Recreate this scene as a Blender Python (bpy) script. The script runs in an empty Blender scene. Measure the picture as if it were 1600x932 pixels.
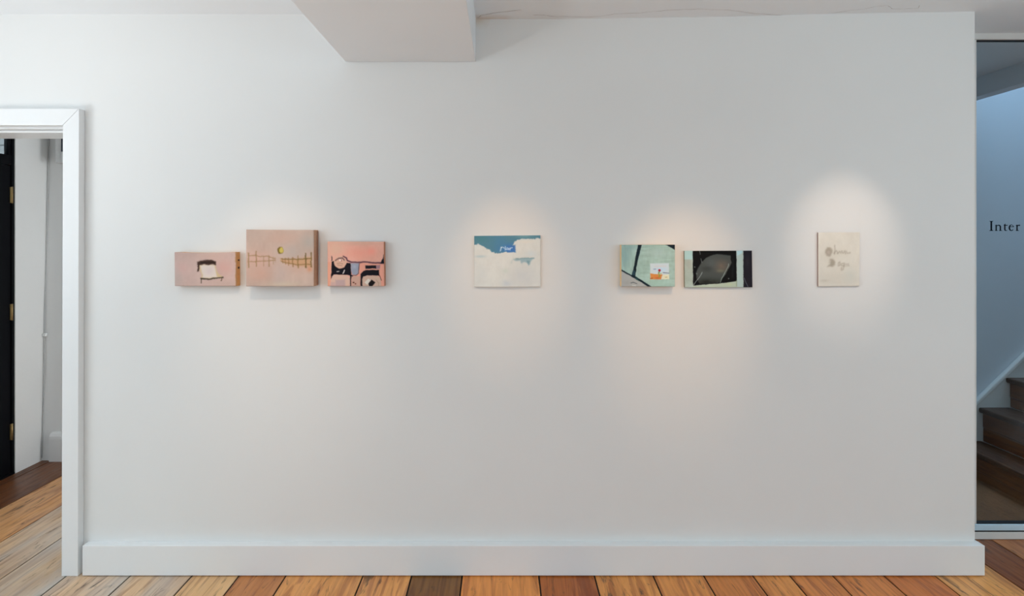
import bpy, bmesh, math, random
import numpy as np
from mathutils import Vector

random.seed(7)
np.random.seed(7)
scene = bpy.context.scene
C = scene.collection

# ------------------------------------------------------------------ measures
F = 900.0            # focal length in pixels of the 1600 px frame
D = 2.5714           # camera to gallery wall (wall face is y = 0)
EYE = 1.491
VX, VY = 785.0, 372.0   # where the camera axis meets the picture


def X(px, k=1.0):
    """world x of a column seen at k times the wall distance"""
    return (px - VX) * D * k / F


def Z(py, k=1.0):
    return EYE - (py - VY) * D * k / F


# ------------------------------------------------------------------ camera
cam_data = bpy.data.cameras.new('camera')
cam = bpy.data.objects.new('camera', cam_data)
C.objects.link(cam)
cam.location = (0, -D, EYE)
cam.rotation_euler = (math.pi / 2, 0, 0)
cam_data.sensor_width = 36
cam_data.lens = F / 1600 * 36
cam_data.shift_x = (800 - VX) / 1600
cam_data.shift_y = (VY - 466) / 1600
cam_data.clip_start = 0.02
scene.camera = cam

scene.view_settings.view_transform = 'Standard'
scene.view_settings.look = 'None'
scene.view_settings.gamma = 1
scene.view_settings.use_curve_mapping = False
scene.view_settings.exposure = 0.10

# ------------------------------------------------------------------ world
world = bpy.data.worlds.new('overcast_sky')
scene.world = world
world.use_nodes = True
bg = world.node_tree.nodes['Background']
bg.inputs[0].default_value = (0.80, 0.90, 1.0, 1)
bg.inputs[1].default_value = 0.35


def area(name, loc, rot, sx, sy, power, col):
    l = bpy.data.lights.new(name, 'AREA')
    l.shape = 'RECTANGLE'
    l.size, l.size_y, l.energy, l.color = sx, sy, power, col
    o = bpy.data.objects.new(name, l)
    C.objects.link(o)
    o.location, o.rotation_euler = loc, rot
    return o


H90 = math.pi / 2
# daylight: street window (left wall), window behind the camera, sunlit paving outside both, stair skylight; added fills: right side, lobby
area('daylight_street_window', (-3.16, -2.15, 1.42), (0, -H90, 0), 1.75, 2.5, 31, (0.74, 0.90, 1.0))
area('daylight_front_window', (0.05, -4.86, 1.45), (H90, 0, 0), 5.0, 1.6, 12, (0.78, 0.94, 1.0))
area('sunlit_street_paving', (-4.75, -2.3, -0.25), (math.pi, 0, 0), 2.4, 3.6, 385, (1.0, 0.98, 0.955))
area('sunlit_yard_paving', (0.05, -6.6, -0.25), (math.pi, 0, 0), 6.0, 2.6, 230, (0.70, 0.91, 1.0))
area('added_side_fill', (3.83, -2.8, 1.45), (0, H90, 0), 1.6, 2.3, 28, (0.72, 0.92, 1.0))  # added fill without a known window, evens out the wall's right end
area('added_side_upfill', (5.5, -2.8, -0.25), (math.pi, 0, 0), 2.4, 3.4, 250, (0.76, 0.93, 1.0))  # added upward fill, brightens the ceiling on the right
area('daylight_stair_skylight', (4.35, 0.85, 4.6), (0, 0, 0), 1.6, 0.7, 72, (0.57, 0.80, 1.0))
area('added_lobby_fill', (-0.12, 0.56, 1.50), (0, H90, -1.15), 1.4, 0.75, 34, (0.97, 1.0, 1.0))  # added fill for the lobby walls, tilted to the far one


def spot(px, zt, power, cone, col, dx=0.0, y=-1.05, z=2.36):
    """warm ceiling spotlight, lamp over column px aimed at height zt"""
    l = bpy.data.lights.new('gallery_spotlight', 'SPOT')
    l.energy, l.color = power, col
    l.spot_size, l.spot_blend, l.shadow_soft_size = math.radians(cone), 1.0, 0.012
    o = bpy.data.objects.new('gallery_spotlight', l)
    C.objects.link(o)
    o.location = (X(px) + dx, y, z)
    d = Vector((X(px), 0, zt)) - o.location
    o.rotation_euler = d.to_track_quat('-Z', 'Y').to_euler()
    return o


spot(440, 1.17, 20, 38, (1.0, 0.74, 0.54))
spot(792, 1.33, 20, 27, (1.0, 0.58, 0.28))
spot(1066, 1.21, 29, 31, (1.0, 0.59, 0.29), dx=0.02)
spot(1318, 1.46, 25, 27, (1.0, 0.78, 0.62))


# ------------------------------------------------------------------ helpers
def lin(c):
    c = np.asarray(c, dtype=float) / 255.0
    return np.where(c <= 0.04045, c / 12.92, ((c + 0.055) / 1.055) ** 2.4)


def rgba(r, g, b):
    v = lin((r, g, b))
    return (float(v[0]), float(v[1]), float(v[2]), 1.0)


def mat(name):
    m = bpy.data.materials.new(name)
    m.use_nodes = True
    nt = m.node_tree
    return m, nt, nt.nodes['Principled BSDF']


def node(nt, kind, **kw):
    n = nt.nodes.new(kind)
    for k, v in kw.items():
        setattr(n, k, v)
    return n


def link(nt, a, ao, b, bi):
    nt.links.new(a.outputs[ao], b.inputs[bi])


def obj(name, verts, faces, material, parent=None, smooth=False):
    me = bpy.data.meshes.new(name)
    me.from_pydata([tuple(v) for v in verts], [], faces)
    me.update()
    if smooth:
        me.polygons.foreach_set('use_smooth', [True] * len(me.polygons))
    if material:
        me.materials.append(material)
    o = bpy.data.objects.new(name, me)
    C.objects.link(o)
    if parent:
        o.parent = parent
    return o


def box_geo(x0, x1, y0, y1, z0, z1):
    v = [(x0, y0, z0), (x1, y0, z0), (x1, y1, z0), (x0, y1, z0), (x0, y0, z1), (x1, y0, z1), (x1, y1, z1), (x0, y1, z1)]
    f = [(0, 3, 2, 1), (4, 5, 6, 7), (0, 1, 5, 4), (1, 2, 6, 5), (2, 3, 7, 6), (3, 0, 4, 7)]
    return v, f


def boxes(name, lst, material, parent=None, bevel=0.0, seg=2):
    V, Fc = [], []
    for b in lst:
        v, f = box_geo(*b)
        n = len(V)
        V += v
        Fc += [tuple(i + n for i in q) for q in f]
    o = obj(name, V, Fc, material, parent)
    if bevel:
        bm = bmesh.new()
        bm.from_mesh(o.data)
        bmesh.ops.bevel(bm, geom=bm.edges[:], offset=bevel, segments=seg, affect='EDGES', profile=0.5)
        bm.to_mesh(o.data)
        bm.free()
    return o


def prism(name, pts, axis, a0, a1, material, parent=None, bevel=0.0):
    """polygon extruded along an axis; pts are the two other coordinates in x,y,z order"""
    bm = bmesh.new()

    def put(p, a):
        return {'x': (a, p[0], p[1]), 'y': (p[0], a, p[1]), 'z': (p[0], p[1], a)}[axis]
    A = [bm.verts.new(put(p, a0)) for p in pts]
    B = [bm.verts.new(put(p, a1)) for p in pts]
    bm.faces.new(A)
    bm.faces.new(B[::-1])
    n = len(pts)
    for i in range(n):
        bm.faces.new((A[i], B[i], B[(i + 1) % n], A[(i + 1) % n]))
    bmesh.ops.recalc_face_normals(bm, faces=bm.faces[:])
    if bevel:
        bmesh.ops.bevel(bm, geom=bm.edges[:], offset=bevel, segments=2, affect='EDGES', profile=0.5)
    me = bpy.data.meshes.new(name)
    bm.to_mesh(me)
    bm.free()
    me.materials.append(material)
    o = bpy.data.objects.new(name, me)
    C.objects.link(o)
    if parent:
        o.parent = parent
    return o


def tube(name, pts, r, material, parent=None, n=8):
    V, Fc = [], []
    pts = [Vector(p) for p in pts]
    for i, p in enumerate(pts):
        t = (pts[min(i + 1, len(pts) - 1)] - pts[max(i - 1, 0)]).normalized()
        a = t.orthogonal().normalized()
        b = t.cross(a)
        for j in range(n):
            an = 2 * math.pi * j / n
            V.append(p + (a * math.cos(an) + b * math.sin(an)) * r)
    for i in range(len(pts) - 1):
        for j in range(n):
            k = (j + 1) % n
            Fc.append((i * n + j, i * n + k, (i + 1) * n + k, (i + 1) * n + j))
    Fc.append(tuple(range(n))[::-1])
    Fc.append(tuple((len(pts) - 1) * n + j for j in range(n)))
    return obj(name, V, Fc, material, parent, smooth=True)


def empty(name, loc=(0, 0, 0)):
    o = bpy.data.objects.new(name, None)
    o.empty_display_size = 0.05
    C.objects.link(o)
    o.location = loc
    return o


def structure(o, label=None):
    o['kind'] = 'structure'
    if label:
        o['label'] = label
    return o


def tag(o, label, cat, group=None):
    o['label'] = label
    o['category'] = cat
    if group:
        o['group'] = group
    return o


# ------------------------------------------------------------------ materials
def plaster(name, col, rough=0.6, bump=0.15, scale=55, stain=None):
    m, nt, p = mat(name)
    tc = node(nt, 'ShaderNodeTexCoord')
    n1 = node(nt, 'ShaderNodeTexNoise')
    n1.inputs['Scale'].default_value = scale
    n1.inputs['Detail'].default_value = 5
    n2 = node(nt, 'ShaderNodeTexNoise')
    n2.inputs['Scale'].default_value = 1.7
    n2.inputs['Detail'].default_value = 3
    for n in (n1, n2):
        link(nt, tc, 'Object', n, 'Vector')
    mix = node(nt, 'ShaderNodeMix', data_type='RGBA')
    mix.inputs[6].default_value = (col[0] * 0.965, col[1] * 0.965, col[2] * 0.965, 1)
    mix.inputs[7].default_value = (min(1, col[0] * 1.02), min(1, col[1] * 1.02), min(1, col[2] * 1.02), 1)
    link(nt, n2, 'Fac', mix, 0)
    out = mix
    if stain:
        # yellow water mark with an outline of its own, around a point of the object
        cx, cy, cz, sx, sy, sz, amount = stain
        sub = node(nt, 'ShaderNodeVectorMath', operation='SUBTRACT')
        sub.inputs[1].default_value = (cx, cy, cz)
        link(nt, tc, 'Object', sub, 0)
        div = node(nt, 'ShaderNodeVectorMath', operation='DIVIDE')
        div.inputs[1].default_value = (sx, sy, sz)
        link(nt, sub, 0, div, 0)
        ln = node(nt, 'ShaderNodeVectorMath', operation='LENGTH')
        link(nt, div, 0, ln, 0)
        n3 = node(nt, 'ShaderNodeTexNoise')
        n3.inputs['Scale'].default_value = 18
        link(nt, tc, 'Object', n3, 'Vector')
        ad = node(nt, 'ShaderNodeMath', operation='MULTIPLY_ADD')
        ad.inputs[1].default_value = 0.9
        link(nt, n3, 'Fac', ad, 0)
        link(nt, ln, 'Value', ad, 2)
        mr = node(nt, 'ShaderNodeMapRange')
        mr.inputs['From Min'].default_value = 0.4
        mr.inputs['From Max'].default_value = 1.45
        mr.inputs['To Min'].default_value = amount
        mr.inputs['To Max'].default_value = 0.0
        link(nt, ad, 0, mr, 0)
        mx = node(nt, 'ShaderNodeMix', data_type='RGBA')
        mx.inputs[7].default_value = (0.62, 0.40, 0.20, 1)
        link(nt, mr, 0, mx, 0)
        link(nt, mix, 2, mx, 6)
        out = mx
    link(nt, out, 2, p, 'Base Color')
    b = node(nt, 'ShaderNodeBump')
    b.inputs['Strength'].default_value = bump
    b.inputs['Distance'].default_value = 0.003
    link(nt, n1, 'Fac', b, 'Height')
    link(nt, b, 'Normal', p, 'Normal')
    p.inputs['Roughness'].default_value = rough
    p.inputs['Specular IOR Level'].default_value = 0.3
    return m


M_WALL = plaster('wall_paint', (0.80, 0.80, 0.79), bump=0.05, stain=(-0.10, 0.0, 2.475, 0.05, 0.2, 0.06, 0.45))
M_CEIL = plaster('ceiling_paint', (0.85, 0.885, 0.915), stain=(-0.09, -0.01, 2.47, 0.17, 0.05, 0.1, 0.5))
M_BEAM = plaster('beam_paint', (0.81, 0.845, 0.875), bump=0.06)
M_LOBBY = plaster('lobby_paint', (0.78, 0.79, 0.79), bump=0.35, scale=30)
M_STAIRWALL = plaster('stairwell_paint', (0.62, 0.66, 0.70), bump=0.1)
M_TRIM = plaster('white_gloss_paint', (0.84, 0.85, 0.855), rough=0.32, bump=0.05, scale=25)
M_SCREEN = plaster('screen_frame_paint', (0.74, 0.73, 0.71), rough=0.4, bump=0.03)


def plain(name, col, rough=0.5, metal=0.0, noise=0.08, scale=40):
    m, nt, p = mat(name)
    tc = node(nt, 'ShaderNodeTexCoord')
    n1 = node(nt, 'ShaderNodeTexNoise')
    n1.inputs['Scale'].default_value = scale
    link(nt, tc, 'Object', n1, 'Vector')
    mix = node(nt, 'ShaderNodeMix', data_type='RGBA')
    mix.inputs[6].default_value = tuple(c * (1 - noise) for c in col[:3]) + (1,)
    mix.inputs[7].default_value = tuple(min(1, c * (1 + noise)) for c in col[:3]) + (1,)
    link(nt, n1, 'Fac', mix, 0)
    link(nt, mix, 2, p, 'Base Color')
    p.inputs['Roughness'].default_value = rough
    p.inputs['Metallic'].default_value = metal
    return m


M_BLACK = plain('black_door_paint', (0.003, 0.0035, 0.005), 0.6)
M_BLACK.node_tree.nodes['Principled BSDF'].inputs['Specular IOR Level'].default_value = 0.08
M_BRASS = plain('aged_brass', (0.42, 0.30, 0.14), 0.35, 0.9)
M_DARK = plain('dark_gap', (0.012, 0.010, 0.009), 0.9)
M_GASKET = plain('black_gasket', (0.01, 0.01, 0.012), 0.7)
M_CRACK = plain('crack_dirt', (0.50, 0.48, 0.45), 0.9)
M_CRACKW = plain('crack_dirt_grey', (0.42, 0.43, 0.43), 0.9)
M_VINYL = plain('dark_vinyl_lettering', (0.004, 0.007, 0.014), 0.7)
M_VINYL.node_tree.nodes['Principled BSDF'].inputs['Specular IOR Level'].default_value = 0.1
M_MAT = plain('coir_matting', (0.16, 0.075, 0.032), 0.95, noise=0.55, scale=170)
M_PLASTIC = plain('white_plastic', (0.78, 0.79, 0.79), 0.4)
M_CABLE = plain('dusty_cable', (0.50, 0.51, 0.51), 0.6)
M_RAIL = plain('rail_painted_reflection', (0.58, 0.76, 0.88), 0.35, noise=0.03)  # blue sky reflection painted into the rail's base colour
M_PANEL = plain('dark_panel', (0.035, 0.042, 0.06), 0.25)
M_CLAD = plain('pale_weatherboard', (0.50, 0.52, 0.53), 0.7)


def glass(name, tint):
    m = bpy.data.materials.new(name)
    m.use_nodes = True
    nt = m.node_tree
    nt.nodes.remove(nt.nodes['Principled BSDF'])
    out = nt.nodes['Material Output']
    tr = node(nt, 'ShaderNodeBsdfTransparent')
    tr.inputs[0].default_value = tint
    gl = node(nt, 'ShaderNodeBsdfGlossy')
    gl.inputs['Roughness'].default_value = 0.02
    fr = node(nt, 'ShaderNodeFresnel')
    fr.inputs['IOR'].default_value = 1.45
    mul = node(nt, 'ShaderNodeMath', operation='MULTIPLY')
    mul.inputs[1].default_value = 0.12
    link(nt, fr, 0, mul, 0)
    mx = node(nt, 'ShaderNodeMixShader')
    link(nt, mul, 0, mx, 0)
    link(nt, tr, 0, mx, 1)
    link(nt, gl, 0, mx, 2)
    link(nt, mx, 0, out, 'Surface')
    return m


M_GLASS = glass('screen_glass', (0.86, 0.90, 0.92, 1))
M_FANGLASS = glass('fanlight_glass', (0.78, 0.84, 0.87, 1))


def wood(name, knots=1.0, rough=0.34, dark=1.0):
    """old boards; the board tone comes from the object's own colour"""
    m, nt, p = mat(name)
    tc = node(nt, 'ShaderNodeTexCoord')
    oi = node(nt, 'ShaderNodeObjectInfo')
    comb = node(nt, 'ShaderNodeCombineXYZ')
    r1 = node(nt, 'ShaderNodeMath', operation='MULTIPLY')
    r1.inputs[1].default_value = 37.0
    link(nt, oi, 'Random', r1, 0)
    for k in ('X', 'Y', 'Z'):
        link(nt, r1, 0, comb, k)
    add = node(nt, 'ShaderNodeVectorMath', operation='ADD')
    link(nt, tc, 'Object', add, 0)
    link(nt, comb, 0, add, 1)

    def noise(sx, sy, sz, detail=4, dist=0.0, rough_=0.5):
        mp = node(nt, 'ShaderNodeMapping')
        mp.inputs['Scale'].default_value = (sx, sy, sz)
        link(nt, add, 0, mp, 'Vector')
        n = node(nt, 'ShaderNodeTexNoise')
        n.inputs['Scale'].default_value = 1.0
        n.inputs['Detail'].default_value = detail
        n.inputs['Distortion'].default_value = dist
        n.inputs['Roughness'].default_value = rough_
        link(nt, mp, 0, n, 'Vector')
        return n

    def ramp(src, out, a, b, lo, hi):
        mr = node(nt, 'ShaderNodeMapRange')
        mr.inputs['From Min'].default_value = a
        mr.inputs['From Max'].default_value = b
        mr.inputs['To Min'].default_value = lo
        mr.inputs['To Max'].default_value = hi
        link(nt, src, out, mr, 0)
        return mr

    def mixc(fac, a, b, mode='MIX'):
        mx = node(nt, 'ShaderNodeMix', data_type='RGBA', blend_type=mode)
        link(nt, fac, 0, mx, 0)
        for s, i in ((a, 6), (b, 7)):
            if len(s) == 4:
                mx.inputs[i].default_value = s
            else:
                link(nt, s[0], s[1], mx, i)
        return mx

    grain = noise(70, 3.2, 70, 6, 0.8, 0.6)
    fig = noise(17, 1.1, 17, 4, 2.2, 0.55)
    blot = noise(5, 2.6, 5, 4, 0.3)
    grime = noise(30, 5.5, 30, 6, 1.0, 0.62)
    pale = noise(7, 1.6, 7, 5, 0.5)
    base = (oi, 'Color')
    c1 = mixc(ramp(grain, 0, 0.40, 0.70, 0.0, 0.50), base, (0.52, 0.44, 0.36, 1), 'MULTIPLY')
    c2 = mixc(ramp(fig, 0, 0.50, 0.60, 0.0, 0.70), (c1, 2), (0.55, 0.40, 0.28, 1), 'MULTIPLY')
    c3 = mixc(ramp(blot, 0, 0.52, 0.70, 0.0, 0.55), (c2, 2), (0.72, 0.60, 0.52, 1), 'MULTIPLY')
    # grey wear and painted-in sheen, as strong as the board's alpha asks for
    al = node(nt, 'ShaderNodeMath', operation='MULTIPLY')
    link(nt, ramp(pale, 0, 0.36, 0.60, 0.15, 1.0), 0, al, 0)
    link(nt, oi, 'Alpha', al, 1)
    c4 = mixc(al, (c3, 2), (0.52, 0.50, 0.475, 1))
    c5 = mixc(ramp(grime, 0, 0.585, 0.68, 0.0, 0.80 * knots), (c4, 2), (0.05, 0.032, 0.022, 1))
    # knots
    mp = node(nt, 'ShaderNodeMapping')
    mp.inputs['Scale'].default_value = (6.5, 1.9, 6.5)
    link(nt, add, 0, mp, 'Vector')
    vo = node(nt, 'ShaderNodeTexVoronoi')
    vo.inputs['Scale'].default_value = 1.0
    link(nt, mp, 0, vo, 'Vector')
    c6 = mixc(ramp(vo, 'Distance', 0.10, 0.19, 0.85 * knots, 0.0), (c5, 2), (0.075, 0.028, 0.012, 1))
    link(nt, c6, 2, p, 'Base Color')
    rr = ramp(grime, 0, 0.3, 0.7, rough - 0.05, rough + 0.18)
    link(nt, rr, 0, p, 'Roughness')
    b = node(nt, 'ShaderNodeBump')
    b.inputs['Strength'].default_value = 0.25
    b.inputs['Distance'].default_value = 0.002
    link(nt, grain, 'Fac', b, 'Height')
    link(nt, b, 'Normal', p, 'Normal')
    p.inputs['Specular IOR Level'].default_value = 0.5
    return m


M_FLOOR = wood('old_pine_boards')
M_STAIR = wood('dark_stair_pine', 0.7, 0.42)

# ------------------------------------------------------------------ structure
YB = 0.255                 # back of the gallery wall
YL = D * 0.5               # lobby far wall
YS = D * 0.52              # stair hall far wall
XL = -3.086                # street side wall
XE = X(1523)               # right end of the gallery wall
YF = -4.75                 # wall behind the camera
XR = 3.75
TOP = 2.62

# ceiling: an old, slightly wavy plaster ceiling
prof = [(-3.3, 22), (-2.24, 22), (-1.5, 22), (-0.85, 22.3), (-0.70, 23), (-0.12, 30), (0.15, 30), (0.62, 28),
        (1.0, 26), (1.35, 22.5), (1.75, 20), (2.11, 18), (2.4, 18), (3.9, 18)]


def ceil_z(x):
    return float(np.interp(x, [p[0] for p in prof], [Z(p[1]) for p in prof]))


xs = np.linspace(-3.3, 3.9, 73)
V, Fc = [], []
for i, x in enumerate(xs):
    for y in (-4.9, -2.0, 0.0, YB + 0.08):
        V.append((x, y, ceil_z(x)))
for i in range(len(xs) - 1):
    for j in range(3):
        a = i * 4 + j
        Fc.append((a, a + 1, a + 5, a + 4))
nb = len(V)
V += [(x, y, TOP + 0.15) for x, y in ((-3.3, -4.9), (3.9, -4.9), (3.9, YB + 0.08), (-3.3, YB + 0.08))]
Fc.append((nb, nb + 1, nb + 2, nb + 3))
ceiling = structure(obj('ceiling', V, Fc, M_CEIL, smooth=True), 'white plastered gallery ceiling with hairline crack')

# gallery wall with the doorway on its left
XD0, XD1, ZD = -2.86, -1.925, 1.99
wall_back = structure(boxes('wall_back', [(XD1, XE, 0, YB, 0, TOP), (XD0, XD1, 0, YB, ZD + 0.004, TOP), (XL, XD0, 0, YB, 0, TOP)], M_WALL),
                      'long white gallery wall the paintings hang on')

# ceiling beam
structure(boxes('ceiling_beam', [(X(540), X(743.5), YF, -0.0025, Z(97), TOP)], M_BEAM, bevel=0.003), 'white boxed ceiling beam meeting the gallery wall')

# street side wall with entrance door opening and a big window
YD0, YD1, ZDT = 0.12, D * 0.4192, 2.44
W0, W1, WZ0, WZ1 = -3.45, -0.85, 0.66, 2.30
structure(boxes('wall_left', [(XL - 0.2, XL, YF - 0.2, W0, -0.05, TOP), (XL - 0.2, XL, W0, W1, -0.05, WZ0), (XL - 0.2, XL, W0, W1, WZ1, TOP),
                              (XL - 0.2, XL, W1, YD0, -0.05, TOP), (XL - 0.2, XL, YD0, YD1, ZDT, TOP), (XL - 0.2, XL, YD1, YL + 0.3, -0.05, TOP)], M_LOBBY),
          'white side wall with the black entrance door')
U0, U1, UZ0, UZ1 = -2.50, 2.60, 0.60, 2.30
structure(boxes('wall_front', [(XL, U0, YF - 0.2, YF, -0.2, TOP), (U0, U1, YF - 0.2, YF, -0.2, UZ0), (U0, U1, YF - 0.2, YF, UZ1, TOP), (U1, XR, YF - 0.2, YF, -0.2, TOP)], M_WALL))
structure(boxes('wall_right', [(XR, XR + 0.2, YF - 0.2, -4.0, -0.2, TOP), (XR, XR + 0.2, -4.0, -1.6, -0.2, 0.6), (XR, XR + 0.2, -4.0, -1.6, 2.3, TOP), (XR, XR + 0.2, -1.6, YB + 0.05, -0.2, TOP)], M_WALL))

# lobby behind the doorway
LEAN = 0.0277
structure(prism('wall_lobby', [(YL - 0.05 * LEAN, -0.05), (YL + 0.3, -0.05), (YL + 0.3, TOP), (YL + LEAN * TOP, TOP)], 'x', XL - 0.01, -0.3, M_LOBBY), 'white plastered far wall seen through the doorway')
structure(boxes('wall_lobby_side', [(-0.3, -0.15, YB, YL + 0.2, -0.05, 0.75), (-0.3, -0.15, YB, YL + 0.2, 2.25, TOP), (-0.3, -0.15, YB, 0.36, 0.75, 2.25), (-0.3, -0.15, 1.18, YL + 0.2, 0.75, 2.25)], M_LOBBY))
structure(boxes('ceiling_lobby', [(XL, -0.3, YB, YL + 0.15, 2.49, TOP)], M_CEIL))

# stair hall behind the glazed screen
SX0, SXT = 2.02, 5.9
structure(boxes('wall_stair_back', [(SX0, SXT, YS, YS + 0.15, -0.2, 5.0)], M_STAIRWALL), 'bluish stairwell wall beside the stairs')
structure(boxes('wall_stair_left', [(SX0 - 0.12, SX0, YB, YS + 0.15, -0.2, 2.75)], M_STAIRWALL))
structure(boxes('wall_stair_front', [(XR, SXT, YB + 0.02, YB + 0.12, -0.2, 2.75), (2.9, SXT, YB + 0.02, YB + 0.12, 2.75, 5.0)], M_STAIRWALL))
structure(boxes('wall_stair_right', [(SXT, SXT + 0.15, YB + 0.02, YS + 0.15, -0.2, 5.0)], M_STAIRWALL))
structure(boxes('wall_stair_upper', [(2.82, 2.9, YB + 0.12, YS, 2.75, 5.0)], M_STAIRWALL))
structure(boxes('ceiling_stair', [(SX0, 2.955, YB + 0.12, YS, 2.49, 2.74)], M_CEIL), 'low ceiling before the stairwell opening')
structure(boxes('stair_trimmer', [(2.957, 3.04, YB + 0.13, YS, 2.371, 2.74)], M_CEIL, bevel=0.003), 'boxed beam across the edge of the stairwell opening')
structure(boxes('ceiling_stair_upper', [(2.82, 3.5, YB + 0.02, YS, 4.9, 5.0), (5.2, SXT, YB + 0.02, YS, 4.9, 5.0)], M_STAIRWALL))

# ------------------------------------------------------------------ floor boards
floor = structure(boxes('floor', [(XL, XR, YF, YB + 0.02, -0.20, -0.005), (XL, -0.3, YB + 0.02, YL + 0.02, -0.20, -0.005)], M_DARK), 'floor of wide old pine boards')
seams = [-3.086, -3.02, -2.760, -2.458, -2.192, -1.922, -1.641, -1.369, -1.162, -0.955, -0.615, -0.400, -0.177, 0.161, 0.406, 0.665, 0.888,
         1.105, 1.268, 1.457, 1.683, 1.908, 2.205, 2.414, 2.66, 2.9, 3.16, 3.42, 3.74]
# tone (as the board looks), grey wear mixed with window sheen put into the colour
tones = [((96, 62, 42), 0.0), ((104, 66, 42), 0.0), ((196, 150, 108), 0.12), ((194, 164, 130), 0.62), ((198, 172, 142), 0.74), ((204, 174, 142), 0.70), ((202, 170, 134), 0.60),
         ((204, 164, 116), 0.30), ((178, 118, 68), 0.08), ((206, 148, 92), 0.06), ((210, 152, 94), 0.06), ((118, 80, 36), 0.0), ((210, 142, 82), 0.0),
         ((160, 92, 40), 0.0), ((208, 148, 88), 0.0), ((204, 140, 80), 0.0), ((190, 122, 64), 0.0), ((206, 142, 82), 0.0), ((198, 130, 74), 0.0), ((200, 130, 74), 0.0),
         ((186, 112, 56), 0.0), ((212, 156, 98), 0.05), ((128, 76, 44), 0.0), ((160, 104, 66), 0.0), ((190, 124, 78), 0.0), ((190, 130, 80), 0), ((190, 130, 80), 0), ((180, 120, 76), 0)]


def board(name, w, l, t, material, parent, bev=0.0015):
    o = boxes(name, [(-w / 2, w / 2, -l / 2, l / 2, -t, 0)], material, parent, bevel=bev, seg=1)
    return o


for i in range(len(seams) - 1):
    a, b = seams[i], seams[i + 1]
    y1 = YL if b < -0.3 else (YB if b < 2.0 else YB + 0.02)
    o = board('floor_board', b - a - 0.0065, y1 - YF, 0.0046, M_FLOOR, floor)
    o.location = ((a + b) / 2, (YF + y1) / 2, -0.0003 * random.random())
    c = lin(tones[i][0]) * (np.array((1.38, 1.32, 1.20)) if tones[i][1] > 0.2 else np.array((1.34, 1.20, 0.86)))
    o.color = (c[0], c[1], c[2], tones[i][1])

# ------------------------------------------------------------------ baseboard and doorcase
kb = 0.9852
tb = D * (1 - kb)
bb = prism('baseboard_back', [(-tb, 0.004), (-0.0, 0.004), (-0.0, Z(846.2)), (-tb, Z(853.6, kb))],
           'x', X(128.5, kb), X(1539, kb), M_TRIM, bevel=0.0018)
structure(bb, 'deep white skirting board along the gallery wall')
boxes('return_board', [(XE + 0.0005, X(1538.6, kb), 0.0005, YB - 0.01, 0.004, Z(846.5))], M_TRIM, bb, bevel=0.0015)

# architrave around the doorway: mitred
kc = 0.9856
tcs = D * (1 - kc)
case = structure(empty('trim_1', (X(110), 0, 0)), 'white painted architrave around the doorway')
xo, xi, zo, zi = X(123.5, kc), X(98, kc), Z(170, kc), Z(196, kc)


def arch(name, pts):
    o = prism(name, pts, 'y', -tcs, -0.0008, M_TRIM, None, bevel=0.0016)
    o.parent = case
    o.location = -case.location
    return o


arch('jamb_architrave', [(X(96, kc), 0.001), (X(121.5, kc), 0.001), (xo, zo), (xi, zi)])
arch('head_architrave', [(xo - 0.0008, zo + 0.0003), (XD0 - 0.075, zo + 0.0003), (XD0, zi + 0.0003), (xi - 0.0008, zi + 0.0003)])
arch('jamb_architrave', [(XD0, 0.001), (XD0, zi), (XD0 - 0.075, zo), (XD0 - 0.075, 0.001)])
# lining and stop bead inside the opening
lining = structure(boxes('trim_2', [(XD1 - 0.012, XD1 - 0.0005, 0.001, YB, 0.001, ZD - 0.012), (XD0 + 0.0005, XD1 - 0.0005, 0.001, YB, ZD - 0.012, ZD + 0.002), (XD0 + 0.0005, XD0 + 0.012, 0.001, YB, 0.001, ZD - 0.012)], M_TRIM, bevel=0.001),
                   'white painted lining inside the doorway')
boxes('stop_bead', [(XD0 + 0.012, XD1 - 0.012, 0.03, 0.085, ZD - 0.024, ZD - 0.0125)], M_TRIM, lining, bevel=0.003)

# ------------------------------------------------------------------ cracks and dirt lines of the shell
def ribbon(name, pts, w, mat_, parent, normal):
    """thin filled crack lying on a surface"""
    V, Fc = [], []
    nrm = Vector(normal)
    for i, p in enumerate(pts):
        p = Vector(p)
        t = (Vector(pts[min(i + 1, len(pts) - 1)]) - Vector(pts[max(i - 1, 0)])).normalized()
        s = t.cross(nrm).normalized()
        ww = w * (0.45 + 0.75 * random.random()) * (0.35 if i in (0, len(pts) - 1) else 1)
        V += [p + s * ww / 2, p - s * ww / 2]
    for i in range(len(pts) - 1):
        Fc.append((2 * i, 2 * i + 1, 2 * i + 3, 2 * i + 2))
    return obj(name, V, Fc, mat_, parent)


def ceil_pt(px, py):
    """point of the ceiling seen at a pixel"""
    k = 1.0
    for _ in range(12):
        k = (ceil_z(X(px, k)) - EYE) * F / (D * (VY - py))
    x = X(px, k)
    return (x, -D + D * k, ceil_z(x) - 0.0006)


def densify(pts, n=5, j=0.35):
    out = []
    for (a, b), (c, d) in zip(pts[:-1], pts[1:]):
        for i in range(n):
            t = i / n
            out.append((a + (c - a) * t + random.uniform(-j, j), b + (d - b) * t + random.uniform(-j, j)))
    out.append(pts[-1])
    return out


for pts, w in (([(745, 31), (751, 24), (770, 20.5), (815, 15)], 0.004), ([(832, 23.4), (850, 23.4), (864, 25.5), (900, 26.2), (930, 26), (960, 22), (1000, 20), (1040, 16), (1090, 14), (1140, 15.5), (1180, 21), (1215, 23.5), (1290, 23)], 0.0026),
               ([(1290, 22), (1330, 16), (1350, 14), (1372, 9), (1388, 9), (1395, 14), (1435, 13), (1437, 8)], 0.0022)):
    ribbon('crack', [ceil_pt(a, min(b, VY - 345)) for a, b in densify(pts)], w, M_CRACK, ceiling, (0, 0, 1))

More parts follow.
